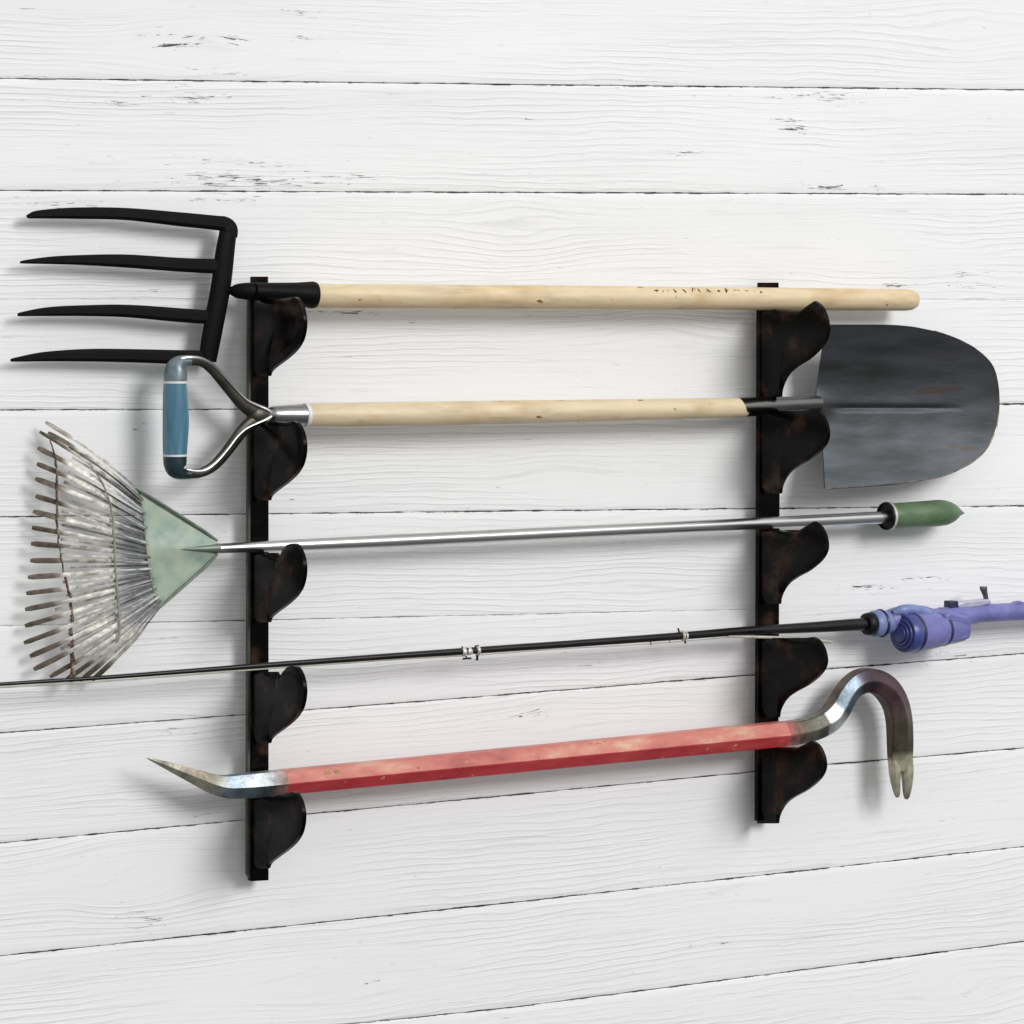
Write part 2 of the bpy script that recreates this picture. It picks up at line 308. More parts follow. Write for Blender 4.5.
def build_wall():
    xs = list(range(-760, 1800, 8)); vs = []; fs = []; uvs = []; wear = []; edge = []
    prof = [(0, 7.0), (0, .9), (0.35, .3), (1.0, 0.0)]          # rows at the lower/upper edge: (px in from the edge, mm back)
    inner = 15
    for i in range(len(LINES) - 1):
        off = random.uniform(0, 1.2) * MM; base = len(vs); nrow = 2 * len(prof) + inner
        ub, vb = random.uniform(0, 30), i * 3.17
        tilt = random.uniform(-.6, .6) * MM
        for px in xs:
            y0 = line_y(i, px) + joint_half(i, px) + wob(i, 0, px); y1 = line_y(i + 1, px) - joint_half(i + 1, px) + wob(i + 1, 1, px)
            g0, g1 = min(1, openness(i, px) * 1.6), min(1, openness(i + 1, px) * 1.6)
            rows = [(y0 + a, b * g0, g0 if a < 1 else 0) for a, b in prof]
            rows += [(y0 + 1.0 + (y1 - y0 - 2.0) * (k + 1) / (inner + 1), 0, 0) for k in range(inner)]
            rows += [(y1 - a, b * g1, g1 if a < 1 else 0) for a, b in reversed(prof)]
            for py, b, e in rows:
                t = (py - y0) / (y1 - y0)
                p = at(px, py, -b * MM - off + tilt * (t - .5)); vs.append(p)
                uu = at(px, py, 0).x; q = py - .5 * (y0 + y1); vv = q * 0.00128
                for kx, ky, ksx, ksy, ka in KNOTS:
                    if y0 - 4 < ky < y1 + 4:
                        g = math.exp(-((px - kx) / ksx) ** 2); d = (py - ky) / ksy
                        vv -= ka * g * d * math.exp(-d * d * .5) * ksy * 0.00105
                uvs.append((uu + ub, vv + vb))
                w = 0
                for cx, cy, sx, sy, am in WEAR:
                    dx, dy = (px - cx) / sx, (py - cy) / sy
                    if abs(dx) < 2.6 and abs(dy) < 2.6: w = max(w, am * math.exp(-.5 * (dx * dx + dy * dy)))
                wear.append(w); edge.append(e)
        for c in range(len(xs) - 1):
            for r in range(nrow - 1):
                a = base + c * nrow + r; fs.append((a, a + nrow, a + nrow + 1, a + 1))
    nb = len(fs)
    base = len(vs)
    for px, py in ((-780, -300), (1820, -300), (1820, 1500), (-780, 1500)):
        vs.append(at(px, py, -9 * MM)); uvs.append((0, 0)); wear.append(0); edge.append(1)
    fs.append((base, base + 1, base + 2, base + 3))
    me = bpy.data.meshes.new('wall'); me.from_pydata([tuple(v) for v in vs], [], fs)
    uvl = me.uv_layers.new(name='grain')
    for l in me.loops: uvl.data[l.index].uv = uvs[l.vertex_index]
    for nm, dat in (('wear', wear), ('edge', edge)):
        at_ = me.attributes.new(nm, 'FLOAT', 'POINT'); at_.data.foreach_set('value', [float(x) for x in dat])
    me.shade_smooth(); me.set_sharp_from_angle(angle=math.radians(50))
    # ---- painted board material
    m, nt, b = nodes('white_painted_board'); L = nt.links.new
    uv = nt.nodes.new('ShaderNodeUVMap'); uv.uv_map = 'grain'
    def mapping(scale):
        q = nt.nodes.new('ShaderNodeMapping'); q.inputs['Scale'].default_value = scale; L(uv.outputs[0], q.inputs['Vector']); return q
    fine = noi(nt, mapping((20, 430, 1)), 1.0, 4, .6, .3)           # brush and fibre lines
    mid = noi(nt, mapping((5.5, 170, 1)), 1.0, 4, .55, .9)          # early/late wood streaks
    warp = noi(nt, mapping((2.2, 9, 1)), 1.0, 4, .55)
    patch = noi(nt, mapping((2.0, 12, 1)), 1.0, 2, .5)             # where the grain shows through the paint
    sep = nt.nodes.new('ShaderNodeSeparateXYZ'); L(uv.outputs[0], sep.inputs[0])
    ph = mth(nt, 'ADD', mth(nt, 'MULTIPLY', sep.outputs[1], 760.0), mth(nt, 'MULTIPLY', warp.outputs['Fac'], 34.0))
    ring = mth(nt, 'POWER', mth(nt, 'ADD', mth(nt, 'MULTIPLY', mth(nt, 'SINE', ph), .5), .5), 4.0)
    pr = ramp(nt, [(0.40, 0.12), (0.58, 1.0)]); L(patch.outputs['Fac'], pr.inputs[0])
    ringp = mth(nt, 'MULTIPLY', ring, pr.outputs[0])
    vary = mth(nt, 'ADD', mth(nt, 'MULTIPLY', pr.outputs[0], .72), .28)
    hgt = mth(nt, 'ADD', mth(nt, 'ADD', mth(nt, 'MULTIPLY', fine.outputs['Fac'], .50), mth(nt, 'MULTIPLY', mid.outputs['Fac'], .55)), mth(nt, 'MULTIPLY', ringp, -.34))
    # chips
    wa = nt.nodes.new('ShaderNodeAttribute'); wa.attribute_name = 'wear'
    c1 = noi(nt, mapping((38, 600, 1)), 1.0, 4, .62, 1.1)
    c2 = noi(nt, mapping((20, 120, 1)), 1.0, 2, .5)
    cs = mth(nt, 'ADD', mth(nt, 'ADD', mth(nt, 'MULTIPLY', c1.outputs['Fac'], .75), mth(nt, 'MULTIPLY', c2.outputs['Fac'], .35)), mth(nt, 'MULTIPLY', wa.outputs['Fac'], .17))
    chip = ramp(nt, [(0.742, 0.0), (0.775, 1.0)]); L(cs, chip.inputs[0])
    ed = nt.nodes.new('ShaderNodeAttribute'); ed.attribute_name = 'edge'
    ec = noi(nt, mapping((40, 40, 1)), 1.0, 3, .6); er = ramp(nt, [(0.50, 0.0), (0.58, 1.0)]); L(ec.outputs['Fac'], er.inputs[0])
    chipe = mth(nt, 'MAXIMUM', chip.outputs[0], mth(nt, 'MULTIPLY', mth(nt, 'MULTIPLY', ed.outputs['Fac'], er.outputs[0]), .8))
    big = noi(nt, mapping((1.3, 7, 1)), 1.0, 3)
    wr = ramp(nt, [(0.3, (0.80, 0.802, 0.803)), (0.7, (0.85, 0.85, 0.848))]); L(big.outputs['Fac'], wr.inputs[0])
    gr = ramp(nt, [(0.30, (0.90, 0.90, 0.90)), (0.42, (1, 1, 1))]); L(mid.outputs['Fac'], gr.inputs[0])
    mu = nt.nodes.new('ShaderNodeMix'); mu.data_type = 'RGBA'; mu.blend_type = 'MULTIPLY'; mu.inputs[0].default_value = 1
    L(wr.outputs[0], mu.inputs[6]); L(gr.outputs[0], mu.inputs[7])
    mg = nt.nodes.new('ShaderNodeMix'); mg.data_type = 'RGBA'; mg.inputs[7].default_value = (0.60, 0.60, 0.60, 1)
    L(mth(nt, 'MULTIPLY', ringp, .20), mg.inputs[0]); L(mu.outputs[2], mg.inputs[6])
    mx = nt.nodes.new('ShaderNodeMix'); mx.data_type = 'RGBA'; mx.inputs[7].default_value = (0.085, 0.078, 0.070, 1)
    L(chipe, mx.inputs[0]); L(mg.outputs[2], mx.inputs[6]); L(mx.outputs[2], b.inputs['Base Color'])
    b.inputs['Roughness'].default_value = 0.62; b.inputs['Specular IOR Level'].default_value = 0.25
    hh = mth(nt, 'SUBTRACT', mth(nt, 'MULTIPLY', hgt, vary), mth(nt, 'MULTIPLY', chip.outputs[0], .5))
    bp = nt.nodes.new('ShaderNodeBump'); bp.inputs['Strength'].default_value = 0.62; bp.inputs['Distance'].default_value = 0.0015
    L(hh, bp.inputs['Height']); L(bp.outputs[0], b.inputs['Normal'])
    dark = mat('joint_dark', [(0.3, (0.012, 0.011, 0.010)), (0.7, (0.03, 0.027, 0.024))], nscale=30, rough=(0.8, 0.9))
    me.materials.append(m); me.materials.append(dark)
    me.polygons[nb].material_index = 1
    o = bpy.data.objects.new('wall', me); COL.objects.link(o); o['kind'] = 'structure'
    o['label'] = 'white painted plank wall with chipped paint behind the rack of tools'
    o['category'] = 'wall'
    return o
build_wall()

# ------------------------------------------------------------------ the two rack rails
LEFT = [(34, 0), (42, -.5), (47.2, 7), (50, 17), (50.6, 26), (49.6, 35), (47, 43.5), (41.5, 52), (33, 60), (23, 67.5), (16.5, 73), (14.5, 78)]     # lip, nose, underside: px from the rail edge and the lip
RIGHT = [(52.5, 0), (58.6, 5), (63, 14), (65.2, 24), (65, 33), (61.4, 42), (55, 50), (46, 58), (35, 65), (27, 71.5), (22, 79), (18.5, 88), (17.5, 96)]
def d_hook(x0, seat, lip, tmpl, notch, stretch=1.0):
    """profile of one hook in picture pixels: seat, rounded lip, nose, underside running back to the rail"""
    pts = [(x0 - 2, seat)]
    if notch: pts += [(notch - 5, seat), (notch - 3.5, seat + 3), (notch + 2.5, seat + 3), (notch + 4, seat - 2)]
    body = [(x0 + dx, lip + dy * stretch) for dx, dy in tmpl]
    x1, y1 = body[0]
    if not notch: pts += [(x1 - 14, seat), (x1 - 8, (seat + y1) / 2 + .5)]
    else: pts += [(x1 - 3, y1 + 3)]
    pts += catmull(body, 4); pts += [(x0 - 2, body[-1][1])]
    return pts
def rail(label, front, side_h, th, hooks, tab, screws, xa, lit_side=None):
    base = at(front[2][0], front[2][1], 0)
    root = thing('rack_rail', label, 'rack rail', base, 'hooked rails of the tool rack')
    X = at(xa, 500, side_h).x
    build('upright', plate(front, side_h, th), M['rack_black'], root, bevel=1.2 * MM)
    for hk in hooks:
        build('hook', cup_x(d_hook(*hk), (hk[0] + 26, hk[2] + 27), X, 6.5 * MM, 3.4 * MM), M['rack_black'], root, angle=50)
    if lit_side: build('lit_side_strip', plate(lit_side, side_h - 1.5 * MM, th - 3 * MM), M['lit_side_grey'], root, bevel=.6 * MM)  # added strip, greyer colour paints the light on the rail's left side
    build('end_tab', plate(tab, side_h - 2 * MM, th - 3 * MM), M['rack_black'], root, bevel=1.0 * MM)
    for sx, sy in screws:
        p = at(sx, sy, side_h)
        mb = lathe(p, Vector((0, -1, 0)), [(-1 * MM, 3 * MM), (.6 * MM, 3 * MM), (1.4 * MM, 2.0 * MM), (1.6 * MM, .5 * MM)], seg=16)
        build('screw', mb, M['screw_grey'], root)
    for sx, sy in ((front[0][0] + 9, front[0][1] + 60), (front[0][0] + 9, front[2][1] - 60)):
        p = at(sx, sy, 0)
        mb = lathe(p, Vector((0, -1, 0)), [(-1.0 * MM, 8 * MM), (side_h - th + .5 * MM, 8 * MM)], seg=20)
        build('standoff', mb, M['rack_black'], root)
    return root
HH = 26 * MM; TT = 9 * MM
rail('black rack rail with five hooks, nearer the rake head, holding the crowbar chisel end', [(251.5, 284), (269, 284), (269, 880.5), (250.5, 881.5)], HH, TT,
     [(252, 299, 298, LEFT, 0, 1.0), (252, 421.5, 422.5, LEFT, 0, 1.0), (252, 553, 544.5, LEFT, 279, 1.0), (252, 672, 667, LEFT, 279, .98), (251, 797, 793, LEFT, 0, .97)],
     [(252, 276.5), (268.5, 276.5), (268.5, 287), (252, 287)], [], 252.3, [(248.6, 300), (251.8, 299), (251, 880.6), (247.2, 874)])
rail('black rack rail with five hooks, beside the shovel blade, holding the crowbar hook end', [(760, 289), (781, 289), (778.5, 820.5), (758, 821.5)], HH, TT,
     [(761, 310, 301, RIGHT, 0, 1.0), (761, 411, 409, RIGHT, 0, .88), (760, 530, 521.5, RIGHT, 0, .86), (759, 638, 637, RIGHT, 0, .84), (758, 747.5, 741, RIGHT, 0, .86)],
     [(759.5, 282.5), (779, 282.5), (779, 292), (759.5, 292)], [(767, 810)], 761)

# ------------------------------------------------------------------ garden fork
FH = 46 * MM
fk = thing('garden_fork', 'four tined black garden fork with long wooden handle, topmost tool on the rack', 'garden fork', at(560, 297, FH))
TIN = [[(26.5, 216.5, 1.2), (30, 216, 2.6), (40, 214.3, 4.2), (75, 213.2, 5.7), (125, 214, 6.1), (180, 219.3, 7), (215, 222.8, 7.2), (224, 224.2, 7.6), (228.5, 229, 8.2), (228, 236, 8.4)],
       [(20, 262.5, 1.0), (26, 261.8, 1.9), (50, 260.4, 3.8), (80, 260, 5), (125, 261, 6.6), (180, 264.8, 7), (220, 266.5, 7.4)],
       [(17.5, 315, 1.2), (23, 314, 2.3), (50, 311.5, 4.6), (90, 310.6, 5.6), (130, 311.2, 6.4), (180, 315.2, 7), (215, 317.6, 6.8)],
       [(10.5, 360.5, 1.2), (16, 359.6, 2.2), (45, 356.6, 4.8), (90, 355.2, 6.4), (140, 356, 6.8), (175, 357, 7), (205, 357, 6.6)]]
for tn in TIN:
    L = []
    for x, y, w in catmull(tn, 6):
        t = (x - 10) / 215.0; h = (20 + 9 * math.sin(max(0, min(1, t)) * 1.7)) * MM
        L.append((x, y, h, w))
    build('tine', sweep(L, prof=OCT, ratio=.5), M['fork_black'], fk, angle=25, bevel=.8 * MM)
build('crossbar', sweep([(x, y, 29.5 * MM, w) for x, y, w in catmull([(228, 233, 8.2), (225, 252, 9.2), (221, 285, 9.6), (215, 318, 9.6), (209.5, 348, 9.2), (208, 361.5, 8)], 5)], ratio=.5), M['fork_black'], fk)
build('neck', sweep([(x, y, h * MM, w) for x, y, h, w in catmull([(219, 291, 30, 2.6), (228, 291, 32, 3), (236, 291, 37, 6.8), (246, 291.3, 42, 8.6), (262, 291.6, 46, 9)], 5)], ratio=.8), M['fork_black'], fk)
build('ferrule', sweep([(x, y, FH, w) for x, y, w in [(254, 291.4, 8.7), (275, 292, 9.4), (295, 293.2, 10.8), (304, 294.2, 12.4), (309, 294.8, 13.4), (312.5, 295, 13.7), (314.5, 295.1, 13.2)]]), M['fork_black'], fk)
ft = [(309, 295.7, 11.6), (318, 295.9, 11.9), (400, 296.4, 12), (520, 297, 11.9), (640, 297.9, 11.6), (760, 298.8, 11.3), (880, 299.7, 11), (905, 299.9, 10.9), (911, 299.9, 10.2), (914.5, 300, 8.2), (916, 300, 5.5)]
fhand = build('handle', sweep([(x, y, FH, w) for x, y, w in catmull(ft[:7], 4)[:-1] + ft[6:]]), M['ash_wood'], fk)
def on_handle(px, py):
    yc = interp([(a, b) for a, b, c in ft], px); r = interp([(a, c) for a, b, c in ft], px); d = max(-.98, min(.98, (py - yc) / r))
    return FH + r * sc_at(px, FH) * (math.sqrt(1 - d * d)) - .2 * MM
STR = [[(654, 291), (658.5, 290.6)], [(656, 289.6), (657, 292.4)], [(663.2, 290), (663.2, 293)], [(666.5, 291), (669, 290.8)], [(672.5, 289.5), (676.5, 292.4)], [(673.5, 292.3), (677, 292.6)], [(682, 289.2), (686, 293)], [(692.6, 287.8), (692.8, 292.4)], [(692.6, 288), (695.5, 290)], [(697.5, 288.8), (700, 292)],
       [(706, 289), (710.5, 292.6)], [(706, 291), (708, 292)], [(717, 291), (720.4, 291.2)], [(718.5, 290), (719, 292.4)], [(726, 288.5), (726.6, 293)], [(724.6, 290.6), (728.4, 290.6)], [(733.5, 290.8), (736, 290.2)], [(736, 290.2), (740, 290.9)], [(744.5, 291), (748.5, 291.2)], [(753.6, 291.5), (754.6, 291.6)], [(760.4, 291.4), (761.4, 293.4)], [(761.6, 291.8), (760.6, 293.2)]]
mb = MB()
for k, (a, b) in enumerate(STR):
    mid = ((a[0] + b[0]) / 2, (a[1] + b[1]) / 2); w = (.85, .55, .45, .4, .8, .6, .95, .6, .5, .8, .9, .6, .85, .7, .9, .7, .6, .55, .6, .4, .9, .7)[k]
    sweep([(x, y, on_handle(x, y), w * q * 1.35, .35) for (x, y), q in ((a, .6), (mid, 1), (b, .7))], prof=CIRC[::3], mb=mb)
build('lettering', mb, M['ink'], fhand)

# ------------------------------------------------------------------ shovel
SH = 48 * MM; GH = 57 * MM
sv = thing('shovel', 'shovel with blue D grip, wooden shaft and dark steel blade, below the garden fork', 'shovel', at(560, 412, SH))
grp = build('grip', sweep([(x, y, GH, w) for x, y, w in catmull([(175.2, 381.5, 11.3), (175, 390, 11.9), (175.6, 408, 12.9), (175.8, 424, 13.2), (175.2, 442, 12.6), (174.8, 457, 11.8)], 5)]), M['blue_grip'], sv)
build('grip_band', sweep([(175.2, 381.2, GH, 12), (175.2, 383.4, GH, 12.1)], prof=CIRC), M['white_ring'], grp)
build('grip_band', sweep([(174.8, 454.4, GH, 12.3), (174.8, 456.4, GH, 12.2)], prof=CIRC), M['white_ring'], grp)
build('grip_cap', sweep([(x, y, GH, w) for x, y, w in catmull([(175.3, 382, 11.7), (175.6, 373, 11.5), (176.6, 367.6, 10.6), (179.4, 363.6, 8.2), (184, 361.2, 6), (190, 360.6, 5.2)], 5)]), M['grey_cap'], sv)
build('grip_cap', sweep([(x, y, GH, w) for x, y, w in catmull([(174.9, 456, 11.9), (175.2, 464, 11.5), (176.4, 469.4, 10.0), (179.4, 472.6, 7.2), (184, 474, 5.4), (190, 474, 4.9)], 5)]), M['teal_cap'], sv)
def hy(x): return (GH + (SH - GH) * max(0, min(1, (x - 190) / 70)))
mb = MB()
UP = [(186, 361, 5.2), (190, 360.6, 5), (201, 362, 4.6), (211, 368.2, 5), (222, 380.4, 5.4), (234, 394.6, 5.8), (244, 405, 6.6), (255, 412, 7.4), (265, 415, 7)]
LO = [(186, 474, 4.6), (190, 473.8, 4.8), (201, 472.6, 4.8), (213, 466.4, 5.2), (224, 455, 5.4), (235, 440.5, 5.6), (244, 429, 6.2), (254, 421, 6.8), (265, 416.5, 6.6)]
sweep([(x, y, hy(x), w) for x, y, w in catmull(UP, 5)], ratio=.55, mb=mb); sweep([(x, y, hy(x), w) for x, y, w in catmull(LO, 5)], ratio=.55, mb=mb)
sweep([(x, 415.5, SH, w) for x, w in ((247, 3), (250, 7), (256, 10), (262, 9.4), (268, 7.4), (273, 6.6))], ratio=.6, mb=mb)
yk = build('yoke', mb, M['steel_dark'], sv)
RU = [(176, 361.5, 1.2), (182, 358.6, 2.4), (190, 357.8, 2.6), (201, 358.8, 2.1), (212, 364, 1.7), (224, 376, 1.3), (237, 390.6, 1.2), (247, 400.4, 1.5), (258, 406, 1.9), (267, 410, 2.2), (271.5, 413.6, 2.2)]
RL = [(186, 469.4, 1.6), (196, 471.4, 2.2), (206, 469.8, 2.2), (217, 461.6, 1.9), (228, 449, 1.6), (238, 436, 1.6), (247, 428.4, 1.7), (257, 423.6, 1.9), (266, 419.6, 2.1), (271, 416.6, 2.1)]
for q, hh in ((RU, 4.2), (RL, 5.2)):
    build('rim', sweep([(x, y, hy(x) + hh * MM, w) for x, y, w in catmull(q, 5)]), M['steel_bright'], yk)  # polished rim tubes, also standing in for highlights along the arms
build('socket', sweep([(x, y, SH, w) for x, y, w in ((266.5, 415, 2), (267.5, 415, 5), (270, 415, 7.6), (274, 415, 8.8), (288, 415, 10), (302, 415.1, 10.9), (305, 415.2, 11))]), M['steel_socket'], sv)
build('collar', sweep([(x, y, SH, w) for x, y, w in ((303.5, 415.2, 11.5), (304, 415.2, 12), (307, 415.2, 12), (307.5, 415.2, 11.5))]), M['white_ring'], sv)
build('shaft', sweep([(x, y, SH, w) for x, y, w in catmull([(305, 415.3, 11.5), (360, 414.6, 12), (450, 413.2, 12), (560, 411.2, 11.3), (660, 409.2, 10.5), (738, 407.6, 9.8), (741, 407.5, 9.3)], 4)]), M['ash_wood_pale'], sv)
build('blade_socket', sweep([(x, y, SH, w) for x, y, w in ((735, 407.6, 9.6), (742, 407.3, 9.8), (760, 406.4, 9.4), (790, 404.6, 8), (812, 403.4, 7.4), (819, 403.2, 7.3))]), M['socket_dark'], sv)
def blade():
    XL = [(324.5, 829), (329, 827), (345, 823.5), (370, 819.5), (392, 816.5), (408, 817.5), (420, 820.5), (440, 822.5), (465, 824), (488.8, 825)]
    XR = [(324.5, 880), (325, 897), (326.5, 913), (331, 935), (338, 955), (348, 974.5), (355, 984), (362, 990), (377, 996.5), (400, 999), (425, 997), (440, 991.5), (452, 984), (460, 975), (466, 966), (475, 946), (480, 922), (484, 895), (486.6, 862), (488.8, 826)]
    ys = []
    y = 324.5
    while y < 488.8:
        ys.append(y); d = min(y - 324.5, 488.8 - y, abs(y - 407) + .6); y += .35 if d < 1.5 else .9 if d < 7 else 1.6 if d < 14 else 4
    ys.append(488.8); nc = 64; fr = []; 
    for y in ys:
        a, b = interp(XL, y), interp(XR, y)
        for k in range(nc + 1):
            t = k / nc; x = a + (b - a) * t; v = (y - 407) / 82.0; u = (x - 816) / 183.0
            h = 46 + 35 * abs(v) ** 1.9 * (1 - .25 * u) + 5 * u * u - 3 * u                     # dished across
            h += .5 * math.exp(-((y - 402.0) / 4) ** 2) * max(0, 1 - (u / .85) ** 4) - 3.0 * math.exp(-((y - 408.2) / 2.6) ** 2) * max(0, min(1, (.82 - u) * 4)) * min(1, max(0, (u - .06) * 12))
            h += 7 * math.exp(-((y - 405) / 11.0) ** 2) * math.exp(-(u / .07) ** 2)            # swell where the socket runs in
            h += .35 * noise.noise(Vector((x * .04, y * .05, 3)))
            fr.append(at(x, y, h * MM))
    n = len(fr); bk = [p + Vector((0, 2.4 * MM, 0)) for p in fr]; w = nc + 1; fs = []
    for r in range(len(ys) - 1):
        for k in range(nc):
            q = r * w + k; fs.append((q, q + 1, q + w + 1, q + w)); fs.append((n + q, n + q + w, n + q + w + 1, n + q + 1))
    ring = [k for k in range(w)] + [r * w + nc for r in range(1, len(ys))] + [(len(ys) - 1) * w + k for k in range(nc - 1, -1, -1)] + [r * w for r in range(len(ys) - 2, 0, -1)]
    for a, b in zip(ring, ring[1:] + ring[:1]): fs.append((a, b, n + b, n + a))
    return MB().add(fr + bk, fs)
bld = build('blade', blade(), M['blade_steel'], sv, angle=60)
def lip_h(x, y):
    v = (y - 407) / 82.0; u = (x - 816) / 183.0; return (46 + 35 * abs(v) ** 1.9 * (1 - .25 * u) + 5 * u * u - 3 * u - 1.0) * MM
LIP = [(826, 488.6), (862, 486.4), (895, 483.8), (922, 479.8), (946, 474.8), (966, 465.8), (975, 459.8), (984, 451.8), (991.4, 440), (996.8, 425), (998.8, 400), (996.3, 377), (989.8, 362.2), (974.3, 348.2), (954.8, 338.2), (934.8, 331.2)]
build('worn_lip_highlight', sweep([(x, y, lip_h(x, y), .85) for x, y in catmull(LIP, 4)], prof=CIRC[::3]), M['worn_edge_highlight'], bld)  # worn edge tube that also paints a highlight along the lip

# ------------------------------------------------------------------ leaf rake
RH = 42 * MM
rk = thing('leaf_rake', 'leaf rake with fanned metal tines, green head plate and silver pole', 'leaf rake', at(560, 533, RH))
def head_plate():
    out = [(138, 490), (149, 496.5), (160, 503.5), (175, 513), (190, 522.5), (204, 531.5), (215, 539.5), (218.5, 544), (218.5, 551), (213, 559), (205, 567), (190, 580.5), (175, 593.5), (165, 602.5), (160, 607), (156.5, 601), (152.6, 588), (149, 570), (147, 552), (145, 532), (142, 510)]
    o2 = []
    for a, b in zip(out, out[1:] + out[:1]):
        for k in range(4): o2.append((a[0] + (b[0] - a[0]) * k / 4, a[1] + (b[1] - a[1]) * k / 4))
    cx, cy = 172, 549; fr = []; NR = 10; n = len(o2)
    def h(x, y):
        d = abs(y - (549 - .02 * (x - 150))); k = max(0, min(1, (x - 150) / 66))
        return (41 - 3.5 * (1 - math.exp(-(d / 16) ** 2)) * (1 - .3 * k) + 5 * k * math.exp(-(d / 8) ** 2)) * MM
    fr.append(at(cx, cy, h(cx, cy)))
    for r in range(1, NR + 1):
        for x, y in o2:
            X = cx + (x - cx) * r / NR; Y = cy + (y - cy) * r / NR; fr.append(at(X, Y, h(X, Y) - (1.5 * MM if r == NR else 0)))
    N = len(fr); bk = [p + Vector((0, 2.2 * MM, 0)) for p in fr]; fs = []
    for s, o in ((1, 0), (-1, N)):
        for k in range(n):
            fs.append((o, o + 1 + k, o + 1 + (k + 1) % n))
            for r in range(NR - 1):
                a = o + 1 + r * n; fs.append((a + k, a + n + k, a + n + (k + 1) % n, a + (k + 1) % n))
    a = 1 + (NR - 1) * n
    for k in range(n): fs.append((a + k, a + (k + 1) % n, N + a + (k + 1) % n, N + a + k))
    return MB().add(fr + bk, fs), o2
pl, pout = head_plate()
hp = build('head_plate', pl, M['green_plate'], rk, angle=50)
mb = MB()
sweep([(x, y, 40.5 * MM, w) for x, y, w in ((136, 488.4, 1), (150, 496.6, 1.5), (176, 513, 1.5), (205, 531.6, 1.5), (217, 541, 1.6))], mb=mb)
sweep([(x, y, 40.5 * MM, w) for x, y, w in ((217, 554, 1.6), (205, 567.4, 1.5), (178, 591.4, 1.4), (160, 607.6, 1))], mb=mb)
build('folded_edge', mb, M['green_dark'], hp)
build('plate_socket', sweep([(x, y, (h) * MM, w) for x, y, h, w in ((160, 549.6, 38.5, .4), (178, 549.2, 41.2, 1.5), (195, 548.8, 42.4, 2.8), (212, 548.4, 43, 4.4), (219, 548.3, 43, 5.1))], ratio=1), M['green_dark'], rk)
build('pole', sweep([(x, y, (RH + 1 * MM), w) for x, y, w in ((216, 548.8, 4.7), (219, 548.6, 5), (221, 548.4, 5.0), (300, 545, 6), (400, 540.6, 6.5), (560, 532.8, 6.2), (740, 524.2, 5.9), (888, 517.2, 6.2))]), M['steel_bright'], rk)
gp = [(889, 516, 12.2), (892, 515.8, 12.6), (905, 515.2, 12.8), (925, 514, 13.2), (938, 513, 13.3), (945, 512.8, 12.5), (950, 512.6, 10.8), (954, 512.5, 8.4), (957, 512.5, 5.8), (959.5, 512.6, 3.6), (962, 513, 1.8), (964, 513.4, .5)]
gg = build('grip', sweep([(x, y, RH + MM, w) for x, y, w in gp]), M['green_grip'], rk)
A_ = at(885.6, 516.2, RH + MM); ax = (at(930, 513.6, RH + MM) - A_); s_ = sc_at(886, RH)
build('grip_flange', lathe(A_, ax, [(2.4 * s_, 6 * s_), (2.4 * s_, 12.4 * s_), (-.6 * s_, 12.9 * s_), (-.8 * s_, 13.6 * s_), (.2 * s_, 14.1 * s_), (1.4 * s_, 14 * s_), (1.6 * s_, 13 * s_)]), M['black_rubber'], gg)
build('grip_flange', lathe(A_ + ax.normalized() * 1.5 * s_, ax, [(3.2 * s_, 11 * s_), (3.1 * s_, 12.9 * s_), (0, 13 * s_), (0, 14.2 * s_), (2.8 * s_, 14.2 * s_)] + [(3.9 * s_, 13.4 * s_), (4.3 * s_, 12.8 * s_), (4.3 * s_, 11 * s_)]), M['guide_pale'], gg)
TIPS = [(45.4, 422), (48, 432.5), (39.6, 431.6), (38, 447.8), (37, 463.6), (35.2, 478.5), (35.5, 496), (33, 511.3), (32, 527.5), (31, 543.6), (30.2, 560.6), (27.8, 577.3), (26.2, 593.4), (25, 609.5), (25, 626), (24, 643), (29.9, 656.4), (33.7, 669.6), (50, 677), (66, 680), (80, 681), (92, 680.5)]
NT = len(TIPS)
ROOTS = [(138.5, 491), (142, 508), (145, 530), (147.5, 553), (149.5, 571), (153, 588), (157.5, 601), (160, 606)]
def root_at(t):
    L = [(k / (len(ROOTS) - 1), p) for k, p in enumerate(ROOTS)]
    return interp([(a, p[0]) for a, p in L], t), interp([(a, p[1]) for a, p in L], t)
def mixc(a, b, t): return tuple(x + (y - x) * t for x, y in zip(a, b))
